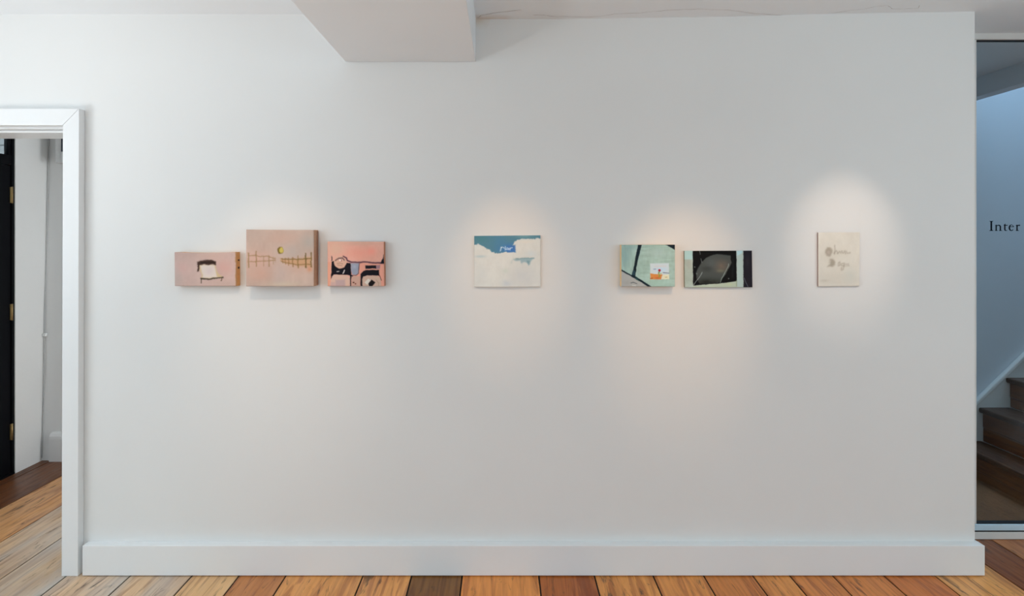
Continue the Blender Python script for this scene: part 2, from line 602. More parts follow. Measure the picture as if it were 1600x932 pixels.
# ------------------------------------------------------------------ entrance door in the side wall
door = structure(empty('door_1', (XL, 0.6, 0)), 'black entrance door with fanlight seen through the doorway')
DO = Vector((XL, 0.6, 0))


def dbox(name, y0, y1, z0, z1, x0, x1, m, bev=0.002, parent=None):
    o = boxes(name, [(x0, x1, y0 - 0.6, y1 - 0.6, z0, z1)], m, parent or door, bevel=bev)
    return o


zt0 = 1.95   # transom bar
dbox('door_jamb', YD1 - 0.020, YD1 - 0.001, 0, ZDT - 0.002, -0.055, -0.004, M_BLACK)
dbox('door_jamb', YD0 + 0.001, YD0 + 0.045, 0, ZDT - 0.002, -0.055, -0.004, M_BLACK)
dbox('door_head', YD0 + 0.046, YD1 - 0.021, ZDT - 0.06, ZDT - 0.002, -0.055, -0.012, M_BLACK)
dbox('transom_bar', YD0 + 0.046, YD1 - 0.021, zt0, zt0 + 0.062, -0.055, -0.006, M_BLACK)
dbox('door_leaf', YD0 + 0.048, YD1 - 0.022, 0.012, zt0 - 0.004, -0.055, -0.012, M_BLACK)
sash = dbox('fanlight_frame', YD1 - 0.034, YD1 - 0.021, zt0 + 0.062, ZDT - 0.06, -0.035, -0.010, M_BLACK)
dbox('fanlight_frame', YD0 + 0.046, YD0 + 0.072, zt0 + 0.062, ZDT - 0.06, -0.035, -0.010, M_BLACK)
dbox('fanlight_pane', YD0 + 0.070, YD1 - 0.033, zt0 + 0.062, ZDT - 0.06, -0.020, -0.016, M_FANGLASS, bev=0)
dbox('threshold', YD0 + 0.001, YD1 - 0.001, -0.04, 0.010, -0.198, -0.0015, M_BLACK)
for py in (305, 488, 675):
    zc = Z(py, 1.412)
    h = dbox('hinge', YD1 - 0.030, YD1 - 0.012, zc - 0.05, zc + 0.05, -0.012, -0.0025, M_BRASS, bev=0.0015)
    tube('hinge_pin', [(-0.001, YD1 - 0.6 - 0.022, zc - 0.052), (-0.001, YD1 - 0.6 - 0.022, zc + 0.052)], 0.0045, M_BRASS, h)

# boarded outer reveal behind the fanlight
for i in range(7):
    dbox('reveal_board', YD1 - 0.012, YD1 - 0.001, zt0 + 0.065 * i, zt0 + 0.065 * i + 0.060, -0.195, -0.058, M_CLAD, bev=0.002)

# ------------------------------------------------------------------ lobby fittings
fb = empty('wall_cabinet', (X(99, 1.47), YL + LEAN * 2.0, Z(254, 1.47)))
tag(fb, 'small white meter cabinet high on the lobby wall', 'cabinet')
fx0 = X(83.5, 1.478) - fb.location.x
boxes('cabinet_body', [(fx0, 0.38, -0.10, 0.002, 0.0, 0.42)], M_PLASTIC, fb, bevel=0.006)
boxes('cabinet_panel', [(X(95.2, 1.48) - fb.location.x, 0.30, -0.106, -0.1005, Z(237, 1.48) - fb.location.z, 0.36)], M_PANEL, fb, bevel=0.001)
boxes('cabinet_label', [(X(95.2, 1.48) - fb.location.x, 0.30, -0.106, -0.1005, Z(248, 1.48) - fb.location.z, Z(238, 1.48) - fb.location.z)], M_PLASTIC, fb, bevel=0.001)

cb = empty('cable_run', (XL + 0.015, YL - 0.02, 0))
tag(cb, 'thin white cable running down the lobby corner', 'cable')
pts = []
for i in range(40):
    t = i / 39
    pts.append((0.003 * math.sin(t * 9) - 0.009, 0.002 * math.sin(t * 14) + 0.014 + LEAN * (0.02 + t * 2.45), 0.02 + t * 2.45))
tube('cable', pts, 0.003, M_CABLE, cb)
zj = Z(525, 1.49)
boxes('junction_clip', [(-0.0135, 0.008, -0.002 + LEAN * zj, 0.0185 + LEAN * zj, zj - 0.010, zj + 0.010)], M_PLASTIC, cb, bevel=0.003)

# lobby skirting on the far wall, with a rounded, much painted top
prof2 = [(0.004, 0.002), (-0.03, 0.002), (-0.03, 0.15), (-0.027, 0.168), (-0.018, 0.182), (-0.008, 0.188), (0.006, 0.19)]
lb = prism('baseboard_lobby', [(YL + a, b) for a, b in prof2], 'x', X(77, 1.49), -0.31, M_LOBBY)
structure(lb, 'thick plastered skirting on the lobby far wall')

# ------------------------------------------------------------------ glazed screen by the stairs
KS = 1.106
YG = D * (KS - 1)
scr = structure(empty('window_1', (X(1600, KS), YG, 0)), 'white framed glazed screen in front of the stairs')


def sbox(name, x0, x1, y0, y1, z0, z1, m, bev=0.002):
    return boxes(name, [(x0 - scr.location.x, x1 - scr.location.x, y0 - YG, y1 - YG, z0, z1)], m, scr, bevel=bev)


XS0, XS1 = 2.17, XR - 0.002
zsill = Z(832.5, KS)
sbox('bottom_rail', XS0, XS1, YG, YG + 0.045, 0.001, zsill, M_SCREEN)
sbox('gasket', XS0, XS1, YG + 0.006, YG + 0.04, zsill, Z(830.2, KS), M_GASKET, 0)
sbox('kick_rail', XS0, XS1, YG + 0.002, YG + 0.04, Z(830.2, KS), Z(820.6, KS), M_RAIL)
sbox('gasket', XS0, XS1, YG + 0.008, YG + 0.036, Z(820.6, KS), Z(819.4, KS), M_GASKET, 0)
sbox('head_rail', XS0, XS1, YG, YG + 0.05, Z(61.3, KS), 2.53, M_SCREEN)
sbox('gasket', XS0, XS1, YG + 0.012, YG + 0.03, Z(62.6, KS), Z(61.3, KS), M_GASKET, 0)
sbox('jamb_post', XS0, X(1526, KS), YG, YG + 0.05, Z(819.4, KS), Z(61.3, KS) - 0.001, M_SCREEN)
sbox('glass_pane', X(1526, KS), XS1, YG + 0.018, YG + 0.024, Z(819.4, KS), Z(62.6, KS), M_GLASS, 0)

# lettering on the glass, traced in a local letter grid (26.63 units a pixel of lettering)
LS = 26.63


def arc(cx, cy, rx, ry, a0, a1, n=14):
    return [(cx + rx * math.cos(math.radians(a0 + (a1 - a0) * i / n)), cy - ry * math.sin(math.radians(a0 + (a1 - a0) * i / n))) for i in range(n + 1)]


glyphs = [
    [[(328, 300), (398, 300), (396, 670), (330, 670)], [(282, 276), (445, 276), (440, 290), (398, 312), (328, 312), (288, 290)],
     [(268, 692), (455, 692), (448, 678), (396, 655), (330, 655), (275, 678)]],
    [[(540, 470), (592, 440), (592, 680), (540, 680)], [(520, 448), (590, 428), (594, 450), (560, 475), (522, 462)],
     [(505, 692), (638, 692), (630, 679), (592, 662), (540, 662), (512, 679)],
     [(715, 530), (768, 530), (768, 680), (715, 680)], [(670, 692), (828, 692), (818, 679), (768, 662), (715, 662), (680, 679)],
     arc(672, 530, 96, 98, 0, 150) + arc(662, 530, 53, 58, 140, 0)],
    [[(902, 450), (956, 450), (956, 640), (902, 640)], [(880, 455), (945, 382), (957, 440), (1048, 440), (1044, 472), (956, 475), (885, 470)],
     [(902, 625), (956, 625), (962, 655), (985, 666), (1035, 660), (1025, 678), (985, 694), (940, 692), (912, 672)]],
    [*[[o0, o1, i1, i0] for o0, o1, i0, i1 in (lambda O, I: zip(O[:-1], O[1:], I[:-1], I[1:]))(arc(1197, 562, 110, 134, 12, 322, 24), arc(1212, 557, 66, 104, 24, 316, 24))], [(1130, 508), (1304, 508), (1305, 532), (1130, 532)]],
    [[(1412, 470), (1468, 440), (1468, 680), (1412, 680)], [(1390, 452), (1466, 426), (1468, 455), (1430, 480), (1392, 464)],
     [(1382, 692), (1528, 692), (1520, 679), (1468, 662), (1412, 662), (1390, 679)],
     [(1466, 470), (1500, 435), (1545, 428), (1568, 450), (1560, 485), (1535, 488), (1505, 475), (1466, 505)]],
]
for g in glyphs:
    cx = sum(p[0] for p in g[0]) / len(g[0])
    bm = bmesh.new()
    for k, poly in enumerate(g):
        pts = [(X(1540 + a / LS, KS), Z(335 + b / LS, KS)) for a, b in poly]
        ya, yb = YG + 0.0172 - 0.00002 * k, YG + 0.0179
        A = [bm.verts.new((p[0] - scr.location.x, ya - YG, p[1])) for p in pts]
        B = [bm.verts.new((p[0] - scr.location.x, yb - YG, p[1])) for p in pts]
        fs = [bm.faces.new(A), bm.faces.new(B[::-1])]
        n = len(pts)
        for i in range(n):
            fs.append(bm.faces.new((A[i], B[i], B[(i + 1) % n], A[(i + 1) % n])))
        bmesh.ops.triangulate(bm, faces=fs[:2])
    bmesh.ops.recalc_face_normals(bm, faces=bm.faces[:])
    me = bpy.data.meshes.new('letter')
    bm.to_mesh(me)
    bm.free()
    me.materials.append(M_VINYL)
    o = bpy.data.objects.new('letter', me)
    C.objects.link(o)
    o.parent = scr

# ------------------------------------------------------------------ staircase
structure(boxes('floor_stair', [(SX0, SXT, YG + 0.055, YS, -0.25, -0.075)], M_DARK))
mt = boxes('coir_mat', [(SX0 + 0.02, 3.045, YG + 0.062, YS - 0.005, -0.0745, -0.055)], M_MAT)
tag(mt, 'dark brown coir mat at the foot of the stairs', 'mat')
stairs = structure(empty('staircase', (3.05, YS, -0.075)), 'worn dark pine staircase rising to the right behind the glass')
SO = stairs.location
tz = [0.119, 0.348, 0.549] + [0.549 + 0.2 * i for i in range(1, 10)]
tx = [3.055, 3.239, 3.4216] + [3.4216 + 0.183 * i for i in range(1, 10)]
SY0 = YB + 0.14
zprev = -0.075
first = {}
for i, (x, z) in enumerate(zip(tx, tz)):
    xn = tx[i + 1] if i + 1 < len(tx) else x + 0.183
    tr = boxes('tread', [(-0.028, xn - x - 0.001, SY0 - YS, -0.022 if i else -0.006, -0.034, 0)], M_STAIR, stairs, bevel=0.009, seg=3)
    tr.location = (x - SO.x, 0, z - SO.z)
    c = lin((66, 40, 24))
    tr.color = (c[0], c[1], c[2], 0.02)
    hgt = z - 0.034 - zprev
    cut = 0.52 if i == 1 else 0.6
    for a, b in ((0.0005, hgt * (1 - cut)), (hgt * (1 - cut) + 0.0002, hgt - 0.0003)):
        rb = boxes('riser_board', [(0.0, 0.02, SY0 - YS + 0.001, -0.022, a, b)], M_STAIR, stairs, bevel=0.0035, seg=1)
        rb.location = (x - SO.x + (0.003 if a < 0.01 else 0), 0, zprev - SO.z)
        c = lin((112, 58, 16))
        rb.color = (c[0], c[1], c[2], 0.0)
    zprev = z

# wall string: white board whose moulded top edge follows the pitch
s0 = (3.209, 0.388)
sl = 0.97
xa, xb = 3.04, 5.2


def sz(x):
    return s0[1] + (x - s0[0]) * sl


so = YS - SO.y
ws = prism('wall_string', [(xa - SO.x, -0.0), (xb - SO.x, sz(xb) - 0.7 - SO.z), (xb - SO.x, sz(xb) - 0.02 - SO.z), (xa - SO.x, sz(xa) - 0.02 - SO.z)], 'y', -0.021, -0.001, M_SCREEN, stairs)
dz = 0.022
prism('string_moulding', [(xa - SO.x, sz(xa) - 0.021 - SO.z), (xb - SO.x, sz(xb) - 0.021 - SO.z), (xb - SO.x, sz(xb) + dz - SO.z), (xa - SO.x, sz(xa) + dz - SO.z)], 'y', -0.034, -0.001, M_SCREEN, stairs, bevel=0.008)


# ------------------------------------------------------------------ paintings
class Picture:
    """pigment of a painted face, kept as colours of a fine grid of points"""

    def __init__(self, x0, x1, y0, y1, nx, ny, seed):
        self.rs = np.random.RandomState(seed)
        self.nx, self.ny = nx, ny
        self.x0, self.x1, self.y0, self.y1 = x0, x1, y0, y1
        u, v = np.meshgrid(np.linspace(0, 1, nx), np.linspace(0, 1, ny))
        self.px = x0 + u * (x1 - x0)
        self.py = y0 + v * (y1 - y0)
        self.jx = np.zeros_like(self.px)
        self.jy = np.zeros_like(self.px)
        self.c = np.zeros((ny, nx, 3))
        self.unit = (x1 - x0) / (nx - 1)

    def noise(self, sx, sy=None):
        """smooth value noise in 0..1, feature size in drawing units"""
        sy = sy or sx
        gx, gy = int((self.x1 - self.x0) / sx) + 4, int((self.y1 - self.y0) / sy) + 4
        g = self.rs.rand(gy, gx)
        fx, fy = (self.px - self.x0) / sx, (self.py - self.y0) / sy
        ix, iy = fx.astype(int), fy.astype(int)
        tx_, ty_ = fx - ix, fy - iy
        tx_, ty_ = tx_ * tx_ * (3 - 2 * tx_), ty_ * ty_ * (3 - 2 * ty_)
        return (g[iy, ix] * (1 - tx_) + g[iy, ix + 1] * tx_) * (1 - ty_) + (g[iy + 1, ix] * (1 - tx_) + g[iy + 1, ix + 1] * tx_) * ty_

    def fbm(self, sx, sy=None, n=3):
        sy = sy or sx
        s, w, t = 0, 1.0, 0
        for i in range(n):
            s = s + w * self.noise(sx / 2 ** i, sy / 2 ** i)
            t += w
            w *= 0.6
        return s / t

    def wobble(self, amp, size):
        self.jx = (self.noise(size) - 0.5) * 2 * amp + (self.noise(size / 3) - 0.5) * amp
        self.jy = (self.noise(size) - 0.5) * 2 * amp + (self.noise(size / 3) - 0.5) * amp

    def blend(self, m, col, a=1.0):
        m = np.clip(m * a, 0, 1)[..., None]
        self.c = self.c * (1 - m) + np.asarray(col, float) * m

    def fill(self, col, var=6, size=120):
        self.c[:] = col
        for s, k in ((size, 1.0), (size / 3, 0.6), (size / 8, 0.4)):
            self.c += ((self.noise(s, s * 1.3) - 0.5) * 2 * var * k)[..., None]

    def blob(self, cx, cy, rx, ry, col, a=1.0):
        """soft cloud of colour"""
        d = ((self.px - cx) / rx) ** 2 + ((self.py - cy) / ry) ** 2
        self.blend(np.exp(-d) * (0.7 + 0.6 * self.fbm(60)), col, a)

    def sdpoly(self, pts):
        x, y = self.px + self.jx, self.py + self.jy
        d = np.full(x.shape, 1e18)
        s = np.ones(x.shape)
        n = len(pts)
        for i in range(n):
            ax, ay = pts[i]
            bx, by = pts[i - 1]
            ex, ey = bx - ax, by - ay
            wx, wy = x - ax, y - ay
            t = np.clip((wx * ex + wy * ey) / (ex * ex + ey * ey + 1e-9), 0, 1)
            qx, qy = wx - ex * t, wy - ey * t
            d = np.minimum(d, qx * qx + qy * qy)
            c1, c2, c3 = y >= ay, y < by, ex * wy > ey * wx
            flip = (c1 & c2 & c3) | (~c1 & ~c2 & ~c3)
            s = np.where(flip, -s, s)
        return s * np.sqrt(d)

    def poly(self, pts, col, a=1.0, soft=4.0):
        self.blend(1 / (1 + np.exp(np.clip(self.sdpoly(pts) / soft * 2, -30, 30))), col, a)

    def ell(self, cx, cy, rx, ry, col, a=1.0, soft=4.0):
        self.poly([(cx + rx * math.cos(t), cy + ry * math.sin(t)) for t in np.linspace(0, 2 * math.pi, 22)[:-1]], col, a, soft)

    def line(self, pts, w, col, a=1.0, soft=3.5):
        x, y = self.px + self.jx, self.py + self.jy
        d = np.full(x.shape, 1e18)
        for (ax, ay), (bx, by) in zip(pts[:-1], pts[1:]):
            ex, ey = bx - ax, by - ay
            t = np.clip(((x - ax) * ex + (y - ay) * ey) / (ex * ex + ey * ey + 1e-9), 0, 1)
            d = np.minimum(d, (x - ax - ex * t) ** 2 + (y - ay - ey * t) ** 2)
        d = np.sqrt(d) - w / 2
        self.blend(1 / (1 + np.exp(np.clip(d / soft * 2, -30, 30))), col, a)


def canvas_material(name, gain):
    m, nt, p = mat(name)
    at = node(nt, 'ShaderNodeAttribute', attribute_name='pigment')
    tc = node(nt, 'ShaderNodeTexCoord')
    n1 = node(nt, 'ShaderNodeTexNoise')
    n1.inputs['Scale'].default_value = 420
    n1.inputs['Detail'].default_value = 3
    link(nt, tc, 'Object', n1, 'Vector')
    b = node(nt, 'ShaderNodeBump')
    b.inputs['Strength'].default_value = 0.3
    b.inputs['Distance'].default_value = 0.001
    link(nt, n1, 'Fac', b, 'Height')
    link(nt, b, 'Normal', p, 'Normal')
    link(nt, at, 'Color', p, 'Base Color')
    p.inputs['Roughness'].default_value = 0.75
    p.inputs['Specular IOR Level'].default_value = 0.15
    return m


M_PAINT = canvas_material('artist_paint', 1)


def painting(pic, corners, t, gain, side_col, label, top_wave=0.0, bow=0.0, rnd=0.003, name='painting'):
    """corners in pixels TL, TR, BR, BL of the front face; t how far it stands off the wall"""
    k = 1 - t / D
    P = [np.array((X(a, k), Z(b, k))) for a, b in corners]
    cx = sum(p[0] for p in P) / 4
    cz = min(p[1] for p in P)
    root = empty(name, (cx, 0, cz))
    tag(root, label, 'painting', 'small paintings on the gallery wall')
    nx, ny = pic.nx, pic.ny
    u, v = np.meshgrid(np.linspace(0, 1, nx), np.linspace(0, 1, ny))
    xx = (P[0][0] * (1 - u) + P[1][0] * u) * (1 - v) + (P[3][0] * (1 - u) + P[2][0] * u) * v - cx
    zz = (P[0][1] * (1 - u) + P[1][1] * u) * (1 - v) + (P[3][1] * (1 - u) + P[2][1] * u) * v - cz
    zz = zz - top_wave * np.sin(np.pi * np.clip((u - 0.12) / 0.76, 0, 1)) ** 0.5 * (1 - v)
    w, h = abs(P[1][0] - P[0][0]), abs(P[0][1] - P[3][1])
    d = np.minimum(np.minimum(u, 1 - u) * w, np.minimum(v, 1 - v) * h)
    q = np.clip((rnd - d) / rnd, 0, 1)
    yy = -t + rnd * (1 - np.sqrt(np.clip(1 - q * q, 0, 1))) - bow * np.sin(np.pi * u) * v
    V = np.stack([xx, yy, zz], -1).reshape(-1, 3)
    idx = np.arange(nx * ny).reshape(ny, nx)
    quads = np.stack([idx[:-1, :-1], idx[1:, :-1], idx[1:, 1:], idx[:-1, 1:]], -1).reshape(-1, 4)
    face = obj('painted_face', V.tolist(), [tuple(r) for r in quads.tolist()], M_PAINT, root, smooth=True)
    col = np.clip(lin(np.clip(pic.c, 0, 255)) * np.asarray(gain) * 0.965, 0, 0.95)
    ca = face.data.color_attributes.new('pigment', 'FLOAT_COLOR', 'POINT')
    ca.data.foreach_set('color', np.concatenate([col.reshape(-1, 3), np.ones((nx * ny, 1))], 1).astype(np.float32).ravel())
    # the sides
    st = 6
    loop = [idx[0, i] for i in range(0, nx - 1, st)] + [idx[i, nx - 1] for i in range(0, ny - 1, st)] + \
           [idx[ny - 1, i] for i in range(nx - 1, 0, -st)] + [idx[i, 0] for i in range(ny - 1, 0, -st)]
    # use every border point so the edge stays closed
    loop = list(idx[0, :-1]) + list(idx[:-1, -1]) + list(idx[-1, :0:-1]) + list(idx[:0:-1, 0])
    n = len(loop)
    SV = [tuple(V[i]) for i in loop] + [(V[i][0], -0.0012, V[i][2]) for i in loop]
    SF = [(i, (i + 1) % n, n + (i + 1) % n, n + i) for i in range(n)] + [tuple(range(n, 2 * n))]
    obj('canvas_edge', SV, SF, side_col, root, smooth=False)
    return root, cx, cz, k


def side(name, rgb, noise=0.15, gain=1.35, rough=0.75):
    return plain(name, tuple(float(c) for c in np.clip(lin(rgb) * gain, 0, 0.9)), rough, noise=noise, scale=70)


G = 1.42

# 1: a bed on pale pink ------------------------------------------------------
p = Picture(148, 790, 362, 713, 222, 124, 11)
p.fill((199, 171, 162), 5, 150)
p.blob(660, 520, 90, 80, (206, 162, 152), 0.8)
p.blob(230, 530, 70, 60, (205, 166, 158), 0.7)
p.blob(170, 640, 60, 120, (186, 168, 160), 0.6)
p.blob(500, 400, 160, 40, (205, 172, 158), 0.6)
p.blob(700, 690, 160, 30, (190, 162, 150), 0.5)
p.wobble(5, 40)
p.poly([(400, 485), (500, 485), (577, 490), (586, 545), (612, 588), (650, 612), (560, 634), (425, 636), (428, 580), (404, 520)], (204, 180, 140), 1, 5)
p.poly([(418, 492), (500, 490), (566, 495), (580, 560), (594, 618), (540, 626), (440, 628), (436, 570), (424, 530)], (218, 204, 194), 1, 7)
p.blob(510, 560, 45, 45, (208, 190, 190), 0.7)
p.poly([(386, 455), (430, 446), (470, 437), (530, 440), (580, 455), (580, 492), (545, 480), (500, 492), (455, 480), (408, 490), (404, 560), (387, 564)], (66, 46, 38), 1, 5)
p.poly([(420, 458), (560, 460), (570, 470), (420, 474)], (38, 28, 24), 0.7, 5)
p.line([(424, 634), (470, 642), (520, 640), (570, 632), (648, 620)], 13, (64, 56, 44), 0.95, 5)
p.line([(430, 636), (427, 676)], 9, (70, 60, 46), 0.9)
p.line([(634, 626), (631, 656)], 8, (90, 76, 58), 0.9)
p.poly([(778, 355), (800, 355), (800, 720), (782, 720)], (176, 130, 84), 0.75, 4)
r1, cx, cz, k = painting(p, [(272.2, 394.3), (369, 394.3), (369.6, 447.4), (272.8, 447.2)], D * 0.0144, (1.14, 1.14, 1.14), side('raw_ochre_edge', (198, 150, 96)),
                         'dusty pink canvas of a small bed with white sheet, leftmost of all', top_wave=0.0024)
M_STAIN = plain('dark_paint_spot', (0.03, 0.02, 0.015), 0.7)
M_EDGE = plain('brown_edge_line', (0.20, 0.09, 0.035), 0.7)
xr = X(369.2, k) - cx
for py, hh in ((407, 0.006), (419, 0.009)):
    boxes('paint_spot', [(xr + 0.0002, xr + 0.0012, -0.022, -0.008, Z(py, k) - cz - hh / 2, Z(py, k) - cz + hh / 2)], M_STAIN, r1, bevel=0.0004)

# 2: fence and moon ----------------------------------------------------------
p = Picture(103, 862, 138, 772, 246, 206, 22)
p.fill((191, 166, 152), 6, 200)
p.blob(520, 230, 200, 70, (196, 162, 146), 0.7)
p.blob(800, 270, 90, 90, (172, 166, 158), 0.7)
p.blob(620, 400, 120, 90, (182, 168, 160), 0.7)
p.blob(230, 480, 170, 120, (205, 164, 148), 0.8)
p.blob(250, 640, 180, 90, (200, 158, 140), 0.7)
p.blob(700, 540, 160, 90, (202, 164, 146), 0.7)
p.blob(480, 660, 90, 160, (188, 168, 160), 0.6)
p.blob(520, 750, 180, 30, (200, 184, 160), 0.6)
p.blob(200, 200, 150, 60, (184, 162, 150), 0.6)
p.wobble(4, 30)
p.poly([(490, 462), (600, 468), (690, 462), (835, 440), (838, 560), (690, 545), (560, 515), (490, 490)], (196, 150, 108), 0.75, 12)
p.blob(815, 580, 30, 30, (205, 140, 105), 0.7)
fl = (146, 116, 76)
for x, y0, y1, a in ((130, 402, 562, 1), (218, 380, 548, .9), (300, 440, 545, .5), (360, 430, 548, .8), (408, 445, 520, .4), (430, 455, 500, .3)):
    p.line([(x, y0), (x + 3, y1)], 9, fl, a, 5)
p.line([(128, 430), (218, 424), (262, 440), (340, 436), (430, 462)], 8, fl, .75, 5)
p.line([(130, 500), (220, 492), (330, 490), (432, 480)], 8, fl, .75, 5)
for x, y0, y1, a, c in ((832, 392, 556, .9, (104, 84, 42)), (772, 402, 562, 1, (92, 78, 38)), (684, 432, 562, .8, (134, 106, 60)), (626, 448, 552, .8, (140, 104, 62)), (580, 456, 535, .7, (150, 108, 68)), (545, 458, 518, .6, (150, 108, 68)), (515, 460, 508, .6, (150, 108, 68))):
    p.line([(x, y0), (x + 2, y1)], 10, c, a, 5)
p.line([(500, 464), (590, 470), (690, 466), (760, 464), (835, 458)], 9, (112, 92, 50), .85, 5)
p.line([(500, 492), (590, 512), (680, 532), (760, 528), (830, 524)], 9, (126, 98, 56), .75, 5)
p.ell(490, 368, 33, 40, (112, 90, 40), 1, 5)
p.ell(500, 366, 23, 33, (196, 176, 92), 1, 5)
r2, cx, cz, k = painting(p, [(384.3, 358.8), (490.2, 359.6), (490.2, 447.7), (384, 447.7)], D * 0.0238, (1.14, 1.17, 1.20), side('mauve_brown_edge', (172, 134, 108)),
                         'largest pink canvas, with two fences and small yellow moon', top_wave=0.0008)
xr = X(490.2, k) - cx
boxes('canvas_fold', [(xr - 0.002, xr + 0.0015, -0.022, -0.0015, 0.004, Z(359.8, k) - cz - 0.004)], side('fold_brown', (138, 100, 80)), r2, bevel=0.0006)

# 3: pink car interior -------------------------------------------------------
p = Picture(97, 847, 150, 742, 232, 184, 33)
BLK = (20, 18, 25)
p.fill((214, 160, 142), 5, 160)
p.blob(520, 310, 220, 90, (220, 148, 130), 0.8)
p.blob(200, 250, 110, 120, (208, 168, 146), 0.8)
p.blob(500, 170, 300, 30, (204, 160, 140), 0.7)
p.blob(680, 280, 60, 50, (226, 140, 122), 0.6)
p.wobble(3, 40)
p.poly([(90, 420), (150, 420), (150, 600), (130, 745), (90, 745)], (214, 152, 128), 1, 6)
p.poly([(405, 440), (520, 430), (840, 440), (850, 745), (405, 745)], (214, 148, 128), 1, 5)
p.line([(310, 348), (345, 362), (362, 402), (410, 420), (500, 426), (600, 420), (700, 430), (842, 436)], 18, (84, 54, 66), 1, 5)
p.poly([(155, 418), (190, 408), (200, 470), (250, 505), (320, 490), (352, 436), (405, 436), (412, 588), (436, 602), (408, 640), (390, 600), (340, 590), (180, 588), (140, 645), (150, 560)], BLK, 1, 4)
p.poly([(152, 340), (162, 360), (164, 400), (150, 404)], (50, 36, 40), 1, 4)
p.ell(268, 425, 84, 80, (206, 164, 142), 1, 4)
p.line([(206, 402), (250, 370), (300, 368), (322, 396)], 13, (96, 66, 70), 0.95, 5)
p.line([(230, 440), (260, 432), (300, 445)], 8, (150, 112, 96), 0.8, 5)
p.line([(235, 462), (290, 470)], 8, (150, 112, 96), 0.7, 5)
p.ell(268, 394, 15, 10, (230, 212, 205), 1, 4)
p.line([(282, 388), (285, 408)], 7, (110, 50, 60), .8, 4)
p.poly([(405, 436), (520, 436), (516, 500), (505, 575), (470, 596), (425, 588), (410, 540)], (142, 146, 160), 1, 5)
p.blob(455, 480, 28, 28, (165, 166, 178), 0.7)
p.line([(520, 440), (508, 572), (470, 602), (420, 600)], 8, (60, 48, 56), 0.8, 4)
p.line([(220, 549), (250, 546)], 11, (196, 184, 176), 1, 4)
p.line([(304, 570), (321, 530)], 14, (205, 192, 186), 1, 4)
p.poly([(135, 745), (142, 650), (165, 605), (200, 594), (350, 598), (392, 640), (396, 745)], (202, 168, 150), 1, 5)
p.poly([(205, 662), (330, 656), (328, 745), (195, 745)], (176, 148, 146), 0.9, 8)
p.poly([(135, 745), (140, 690), (195, 690), (195, 745)], (184, 152, 150), 0.7, 8)
p.line([(402, 612), (402, 745)], 13, BLK, 1, 4)
p.poly([(412, 612), (530, 606), (530, 745), (412, 745)], (188, 150, 134), 1, 5)
p.ell(440, 694, 11, 9, (84, 46, 38), 1, 4)
p.ell(466, 712, 10, 9, (110, 56, 44), 1, 4)
p.poly([(600, 466), (745, 466), (745, 505), (600, 511)], BLK, 1, 4)
p.poly([(745, 464), (796, 458), (790, 508), (745, 512)], (152, 116, 122), 1, 4)
p.poly([(534, 745), (536, 580), (570, 545), (605, 528), (780, 524), (786, 602), (700, 598), (620, 602), (566, 620), (558, 745)], BLK, 1, 4)
p.poly([(558, 745), (556, 650), (575, 612), (640, 602), (760, 602), (798, 640), (806, 745)], (190, 160, 142), 1, 5)
p.line([(782, 596), (812, 664)], 6, (40, 28, 30), 1, 4)
p.line([(740, 660), (775, 700), (770, 745)], 8, (160, 130, 112), .8, 5)
p.poly([(586, 692), (635, 643), (668, 660), (624, 722)], (206, 198, 186), 1, 4)
p.poly([(636, 712), (680, 653), (726, 688), (690, 745), (650, 745)], (22, 16, 18), 1, 4)
p.poly([(842, 320), (850, 440), (800, 442), (812, 410), (835, 370)], BLK, 1, 4)
painting(p, [(511.4, 377.7), (599.6, 378), (600.3, 447.5), (511.8, 447.5)], D * 0.0135, (1.31, 1.33, 1.36), side('orange_brown_edge', (168, 112, 84)),
         'salmon pink and black painting of a car dashboard and seats')

# 4: clouds ------------------------------------------------------------------
p = Picture(163, 967, 145, 766, 238, 188, 44)
p.fill((205, 197, 186), 4, 180)
p.blob(750, 640, 180, 140, (192, 187, 182), 0.8)
p.blob(560, 720, 60, 40, (184, 184, 184), 0.7)
p.blob(240, 620, 90, 160, (198, 192, 184), 0.6)
p.blob(540, 570, 40, 30, (192, 192, 178), 0.6)
p.blob(230, 395, 70, 14, (178, 184, 180), 0.9)
p.blob(850, 370, 70, 40, (196, 196, 192), 0.7)
p.blob(780, 225, 80, 20, (212, 198, 182), 0.6)
p.wobble(11, 45)
sky = [(140, 120), (990, 120), (990, 172), (890, 184), (830, 178), (760, 190), (700, 190), (655, 222), (632, 262), (664, 266), (666, 350), (565, 346), (545, 336), (430, 357), (372, 346), (340, 312), (262, 268), (212, 240), (140, 252)]
p.poly(sky, (84, 122, 134), 1, 5)
old = p.c.copy()
m = 1 / (1 + np.exp(np.clip(p.sdpoly(sky) / 2.5, -30, 30)))
p.blob(590, 300, 130, 60, (66, 112, 166), 1.1)
p.blob(470, 220, 90, 70, (78, 120, 146), 0.7)
p.blob(240, 180, 90, 50, (76, 122, 126), 0.6)
p.blob(780, 160, 120, 18, (110, 146, 150), 0.8)
p.c = old * (1 - m[..., None]) + p.c * m[..., None]
p.wobble(4, 25)
p.poly([(560, 262), (664, 264), (666, 349), (570, 346)], (70, 108, 160), 0.7, 5)
TW = (214, 220, 222)
for pts, w in (([(488, 288), (479, 330)], 9), ([(484, 296), (502, 284)], 8), ([(512, 286), (526, 298)], 9), ([(540, 280), (537, 318)], 7), ([(552, 298), (548, 314), (566, 314), (568, 296), (552, 298)], 7),
               ([(576, 296), (594, 316)], 7), ([(594, 296), (576, 316)], 7), ([(604, 292), (602, 318)], 7), ([(604, 300), (624, 292)], 7)):
    p.line(pts, w, TW, 0.85, 4)
p.poly([(640, 428), (780, 417), (890, 419), (852, 446), (838, 492), (822, 506), (806, 474), (770, 468), (738, 480), (722, 452), (660, 445)], (140, 160, 162), 0.9, 8)
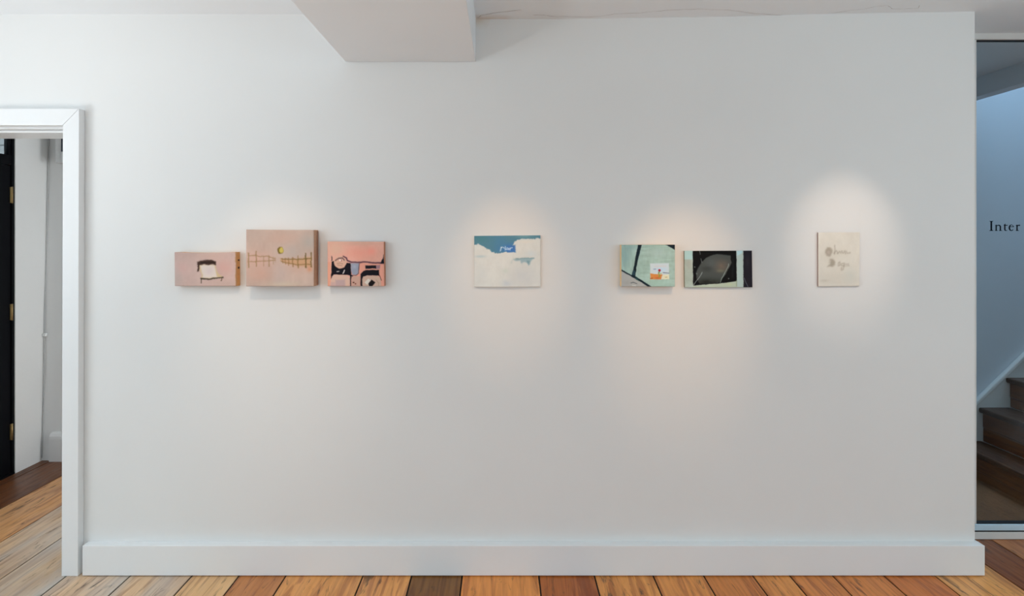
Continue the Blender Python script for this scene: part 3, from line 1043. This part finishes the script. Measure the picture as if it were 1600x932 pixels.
p.line([(670, 428), (780, 420), (885, 421)], 9, (108, 132, 134), 0.8, 6)
p.poly([(800, 450), (842, 450), (826, 500), (806, 474)], (104, 134, 140), 0.6, 6)
p.line([(610, 480), (625, 440), (670, 432)], 7, (168, 176, 170), 0.6, 8)
painting(p, [(741, 368.9), (844.5, 368), (844.5, 448.5), (741, 448.8)], 0.011, (1.31, 1.46, 1.58), side('off_white_edge', (200, 185, 165)),
         'painting of cream clouds under teal sky with white scribbled word', bow=0.004, rnd=0.0012)

# 5: sage green with picture card --------------------------------------------
p = Picture(188, 930, 113, 695, 230, 182, 55)
p.fill((158, 176, 161), 4, 160)
st = p.fbm(26, 120) - 0.5
p.c += (st * np.where(p.px > 400, 14, 34))[..., None]
st = p.fbm(160, 26) - 0.5
p.c += (np.where(p.px > 440, st, 0) * 26)[..., None]
p.blob(240, 260, 70, 160, (136, 158, 150), 0.8)
p.blob(330, 150, 70, 40, (134, 154, 148), 0.6)
p.blob(680, 230, 150, 60, (168, 180, 170), 0.6)
p.blob(700, 650, 160, 50, (160, 186, 168), 0.6)
p.wobble(3, 40)
DK = (24, 34, 40)
p.poly([(180, 470), (330, 548), (570, 700), (180, 700)], (168, 162, 154), 1, 4)
p.blob(280, 640, 80, 40, (158, 150, 142), 0.6)
p.line([(320, 642), (350, 634), (400, 654)], 8, (70, 72, 72), 0.9, 5)
p.line([(340, 676), (385, 684)], 8, (215, 210, 200), 0.9, 5)
p.poly([(420, 100), (470, 100), (440, 220), (404, 370), (376, 560), (328, 540), (352, 460), (380, 300)], DK, 1, 4)
p.poly([(345, 470), (378, 470), (372, 540), (335, 535)], (50, 78, 88), 0.7, 8)
p.line([(185, 464), (250, 502), (330, 545)], 17, DK, 1, 4)
p.line([(340, 550), (420, 590), (585, 700)], 28, DK, 1, 4)
p.poly([(376, 566), (410, 580), (440, 620), (400, 600)], (50, 90, 84), 0.7, 6)
p.poly([(790, 105), (940, 105), (940, 190), (880, 158)], DK, 1, 4)
p.wobble(1.5, 40)
p.poly([(585, 371), (846, 369), (848, 590), (588, 593)], (196, 200, 198), 1, 3)
p.blob(740, 460, 70, 30, (178, 198, 214), 0.8)
p.line([(650, 414), (800, 410)], 10, (208, 176, 170), 0.5, 8)
p.poly([(587, 510), (640, 520), (758, 526), (745, 560), (735, 592), (588, 593)], (206, 128, 66), 1, 4)
p.blob(690, 575, 40, 16, (190, 90, 50), 0.7)
p.line([(590, 580), (620, 576)], 10, (130, 70, 40), 0.8, 4)
p.poly([(762, 530), (848, 526), (848, 591), (742, 590)], (218, 206, 172), 1, 4)
p.line([(795, 564), (820, 562)], 7, (150, 120, 60), 0.8, 4)
p.line([(765, 500), (845, 508)], 9, (84, 96, 110), 0.9, 4)
p.line([(636, 452), (660, 452)], 10, (104, 130, 160), 0.9, 5)
p.line([(714, 484), (700, 512), (716, 536), (708, 560)], 12, (130, 146, 56), 1, 5)
p.line([(712, 486), (704, 504)], 7, (50, 50, 30), 0.8, 4)
p.line([(716, 512), (742, 512)], 8, (130, 150, 80), 0.8, 5)
p.ell(714, 468, 17, 17, (168, 34, 48), 1, 4)
painting(p, [(971.2, 383), (1054.8, 382.6), (1054.8, 448.3), (971.2, 448.3)], D * 0.0145, (1.25, 1.44, 1.61), side('pale_wood_edge', (226, 188, 140), gain=1.2),
         'sage green panel with black lines and a red flower card')

# 6: dark shape --------------------------------------------------------------
p = Picture(100, 1197, 127, 720, 244, 132, 66)
p.fill((166, 171, 158), 6, 120)
p.wobble(4, 50)
p.blob(170, 330, 40, 120, (160, 154, 142), 0.6)
p.poly([(90, 110), (240, 110), (240, 266), (90, 270)], (166, 190, 184), 0.9, 8)
p.poly([(236, 100), (945, 100), (945, 700), (236, 700)], (11, 11, 12), 1, 5)
sh = [(385, 300), (450, 242), (560, 192), (620, 180), (740, 190), (850, 205), (850, 260), (864, 325), (820, 400), (770, 500), (700, 590), (640, 648), (340, 655), (288, 570), (290, 480), (330, 380)]
p.poly(sh, (70, 71, 67), 1, 6)
old = p.c.copy()
m = 1 / (1 + np.exp(np.clip(p.sdpoly(sh) / 3, -30, 30)))
p.blob(690, 370, 110, 90, (104, 88, 76), 0.9)
p.blob(540, 330, 90, 90, (80, 82, 80), 0.7)
p.blob(680, 450, 60, 24, (112, 106, 86), 0.7)
p.blob(460, 640, 260, 60, (34, 34, 30), 0.9)
p.blob(460, 420, 80, 40, (54, 54, 52), 0.7)
p.c = old * (1 - m[..., None]) + p.c * m[..., None]
p.poly([(880, 250), (895, 260), (890, 560), (860, 560)], (26, 28, 28), 0.7, 10)
p.poly([(230, 692), (400, 672), (650, 656), (800, 640), (945, 614), (945, 740), (230, 740)], (170, 174, 154), 1, 5)
p.blob(830, 670, 60, 20, (178, 180, 146), 0.7)
p.line([(938, 600), (938, 700)], 8, (120, 130, 90), 0.7, 5)
p.poly([(946, 110), (1054, 110), (1050, 740), (946, 740)], (170, 178, 168), 1, 5)
p.poly([(946, 110), (1054, 110), (1030, 170), (960, 210)], (172, 194, 194), 0.9, 8)
p.poly([(1056, 110), (1210, 110), (1210, 740), (1050, 740), (1050, 500)], (32, 27, 33), 1, 5)
p.blob(1120, 300, 40, 120, (44, 38, 44), 0.7)
SC = (176, 178, 172)
p.line([(386, 478), (340, 550), (250, 668)], 6, SC, 0.9, 5)
p.line([(816, 340), (800, 390), (740, 500), (672, 640)], 7, (160, 170, 160), 0.9, 5)
p.line([(348, 127), (351, 186)], 5, SC, 0.8, 5)
p.line([(364, 258), (381, 314)], 6, SC, 0.7, 5)
p.line([(1060, 570), (1088, 640), (1126, 718)], 6, (128, 128, 132), 0.8, 5)
p.line([(250, 670), (214, 712)], 5, (205, 205, 195), 0.7, 5)
for a, b in ((268, 390), (297, 500), (814, 578)):
    p.ell(a, b, 9, 9, (110, 112, 108), 0.9, 5)
painting(p, [(1069.4, 392.4), (1175.1, 392), (1175.9, 449.3), (1070, 449.5)], 0.012, (1.32, 1.53, 1.68), side('grey_green_edge', (120, 118, 104)),
         'wide dark painting of a grey rounded shape between pale bars', rnd=0.0015)

# 7: two faint words ---------------------------------------------------------
p = Picture(192, 716, 150, 832, 150, 194, 77)
p.fill((208, 196, 182), 3, 140)
p.blob(430, 760, 300, 130, (196, 184, 170), 0.7)
p.blob(600, 700, 90, 90, (192, 186, 174), 0.6)
p.blob(270, 760, 60, 16, (186, 172, 156), 0.6)
p.blob(380, 460, 150, 90, (200, 188, 172), 0.7)
p.wobble(5, 25)
GR = (152, 137, 120)
p.ell(324, 394, 42, 56, GR, 0.85, 12)
p.ell(322, 404, 20, 26, (180, 162, 150), 0.7, 10)
p.line([(402, 318), (398, 420)], 9, GR, 0.75, 9)
p.line([(398, 408), (418, 386), (436, 398), (436, 418)], 11, GR, 0.7, 9)
p.line([(444, 412), (462, 388), (476, 416), (492, 384), (506, 414), (526, 384), (536, 418)], 11, GR, 0.7, 9)
p.line([(545, 390), (560, 416), (592, 410)], 11, GR, 0.6, 9)
p.poly([(340, 486), (375, 484), (404, 520), (402, 560), (372, 582), (308, 580), (340, 550)], GR, 0.85, 12)
p.line([(352, 500), (330, 540)], 12, (185, 172, 156), 0.5, 9)
p.line([(445, 545), (462, 530), (470, 560), (446, 572), (445, 545)], 13, GR, 0.65, 9)
p.line([(490, 545), (520, 540), (515, 575), (488, 572), (490, 545)], 13, GR, 0.65, 9)
p.line([(518, 570), (510, 620), (488, 625), (490, 600)], 13, GR, 0.65, 9)
p.line([(540, 556), (575, 548), (580, 572), (545, 576)], 12, GR, 0.55, 9)
painting(p, [(1278.5, 363.5), (1343.6, 363.2), (1342.8, 447.4), (1278.7, 448)], 0.009, (1.29, 1.41, 1.49), side('dusty_pink_edge', (150, 120, 108)),
         'small upright beige canvas with two faint grey words, rightmost', rnd=0.0012)

# ------------------------------------------------------------------ window frames of the room (behind the camera and to its left)
wl = structure(empty('window_2', (XL - 0.06, (W0 + W1) / 2, WZ0)), 'white framed street window')
hy = (W1 - W0) / 2
boxes('window_frame', [(-0.03, 0.03, -hy, -hy + 0.05, 0, WZ1 - WZ0), (-0.03, 0.03, hy - 0.05, hy, 0, WZ1 - WZ0), (-0.03, 0.03, -hy + 0.05, hy - 0.05, 0, 0.05), (-0.03, 0.03, -hy + 0.05, hy - 0.05, WZ1 - WZ0 - 0.05, WZ1 - WZ0)], M_TRIM, wl)
wf = structure(empty('window_3', ((U0 + U1) / 2, YF - 0.06, UZ0)), 'white framed window behind the viewer')
hx = (U1 - U0) / 2
boxes('window_frame', [(-hx, -hx + 0.05, -0.03, 0.03, 0, UZ1 - UZ0), (hx - 0.05, hx, -0.03, 0.03, 0, UZ1 - UZ0), (-hx + 0.05, hx - 0.05, -0.03, 0.03, 0, 0.05), (-hx + 0.05, hx - 0.05, -0.03, 0.03, UZ1 - UZ0 - 0.05, UZ1 - UZ0)], M_TRIM, wf)
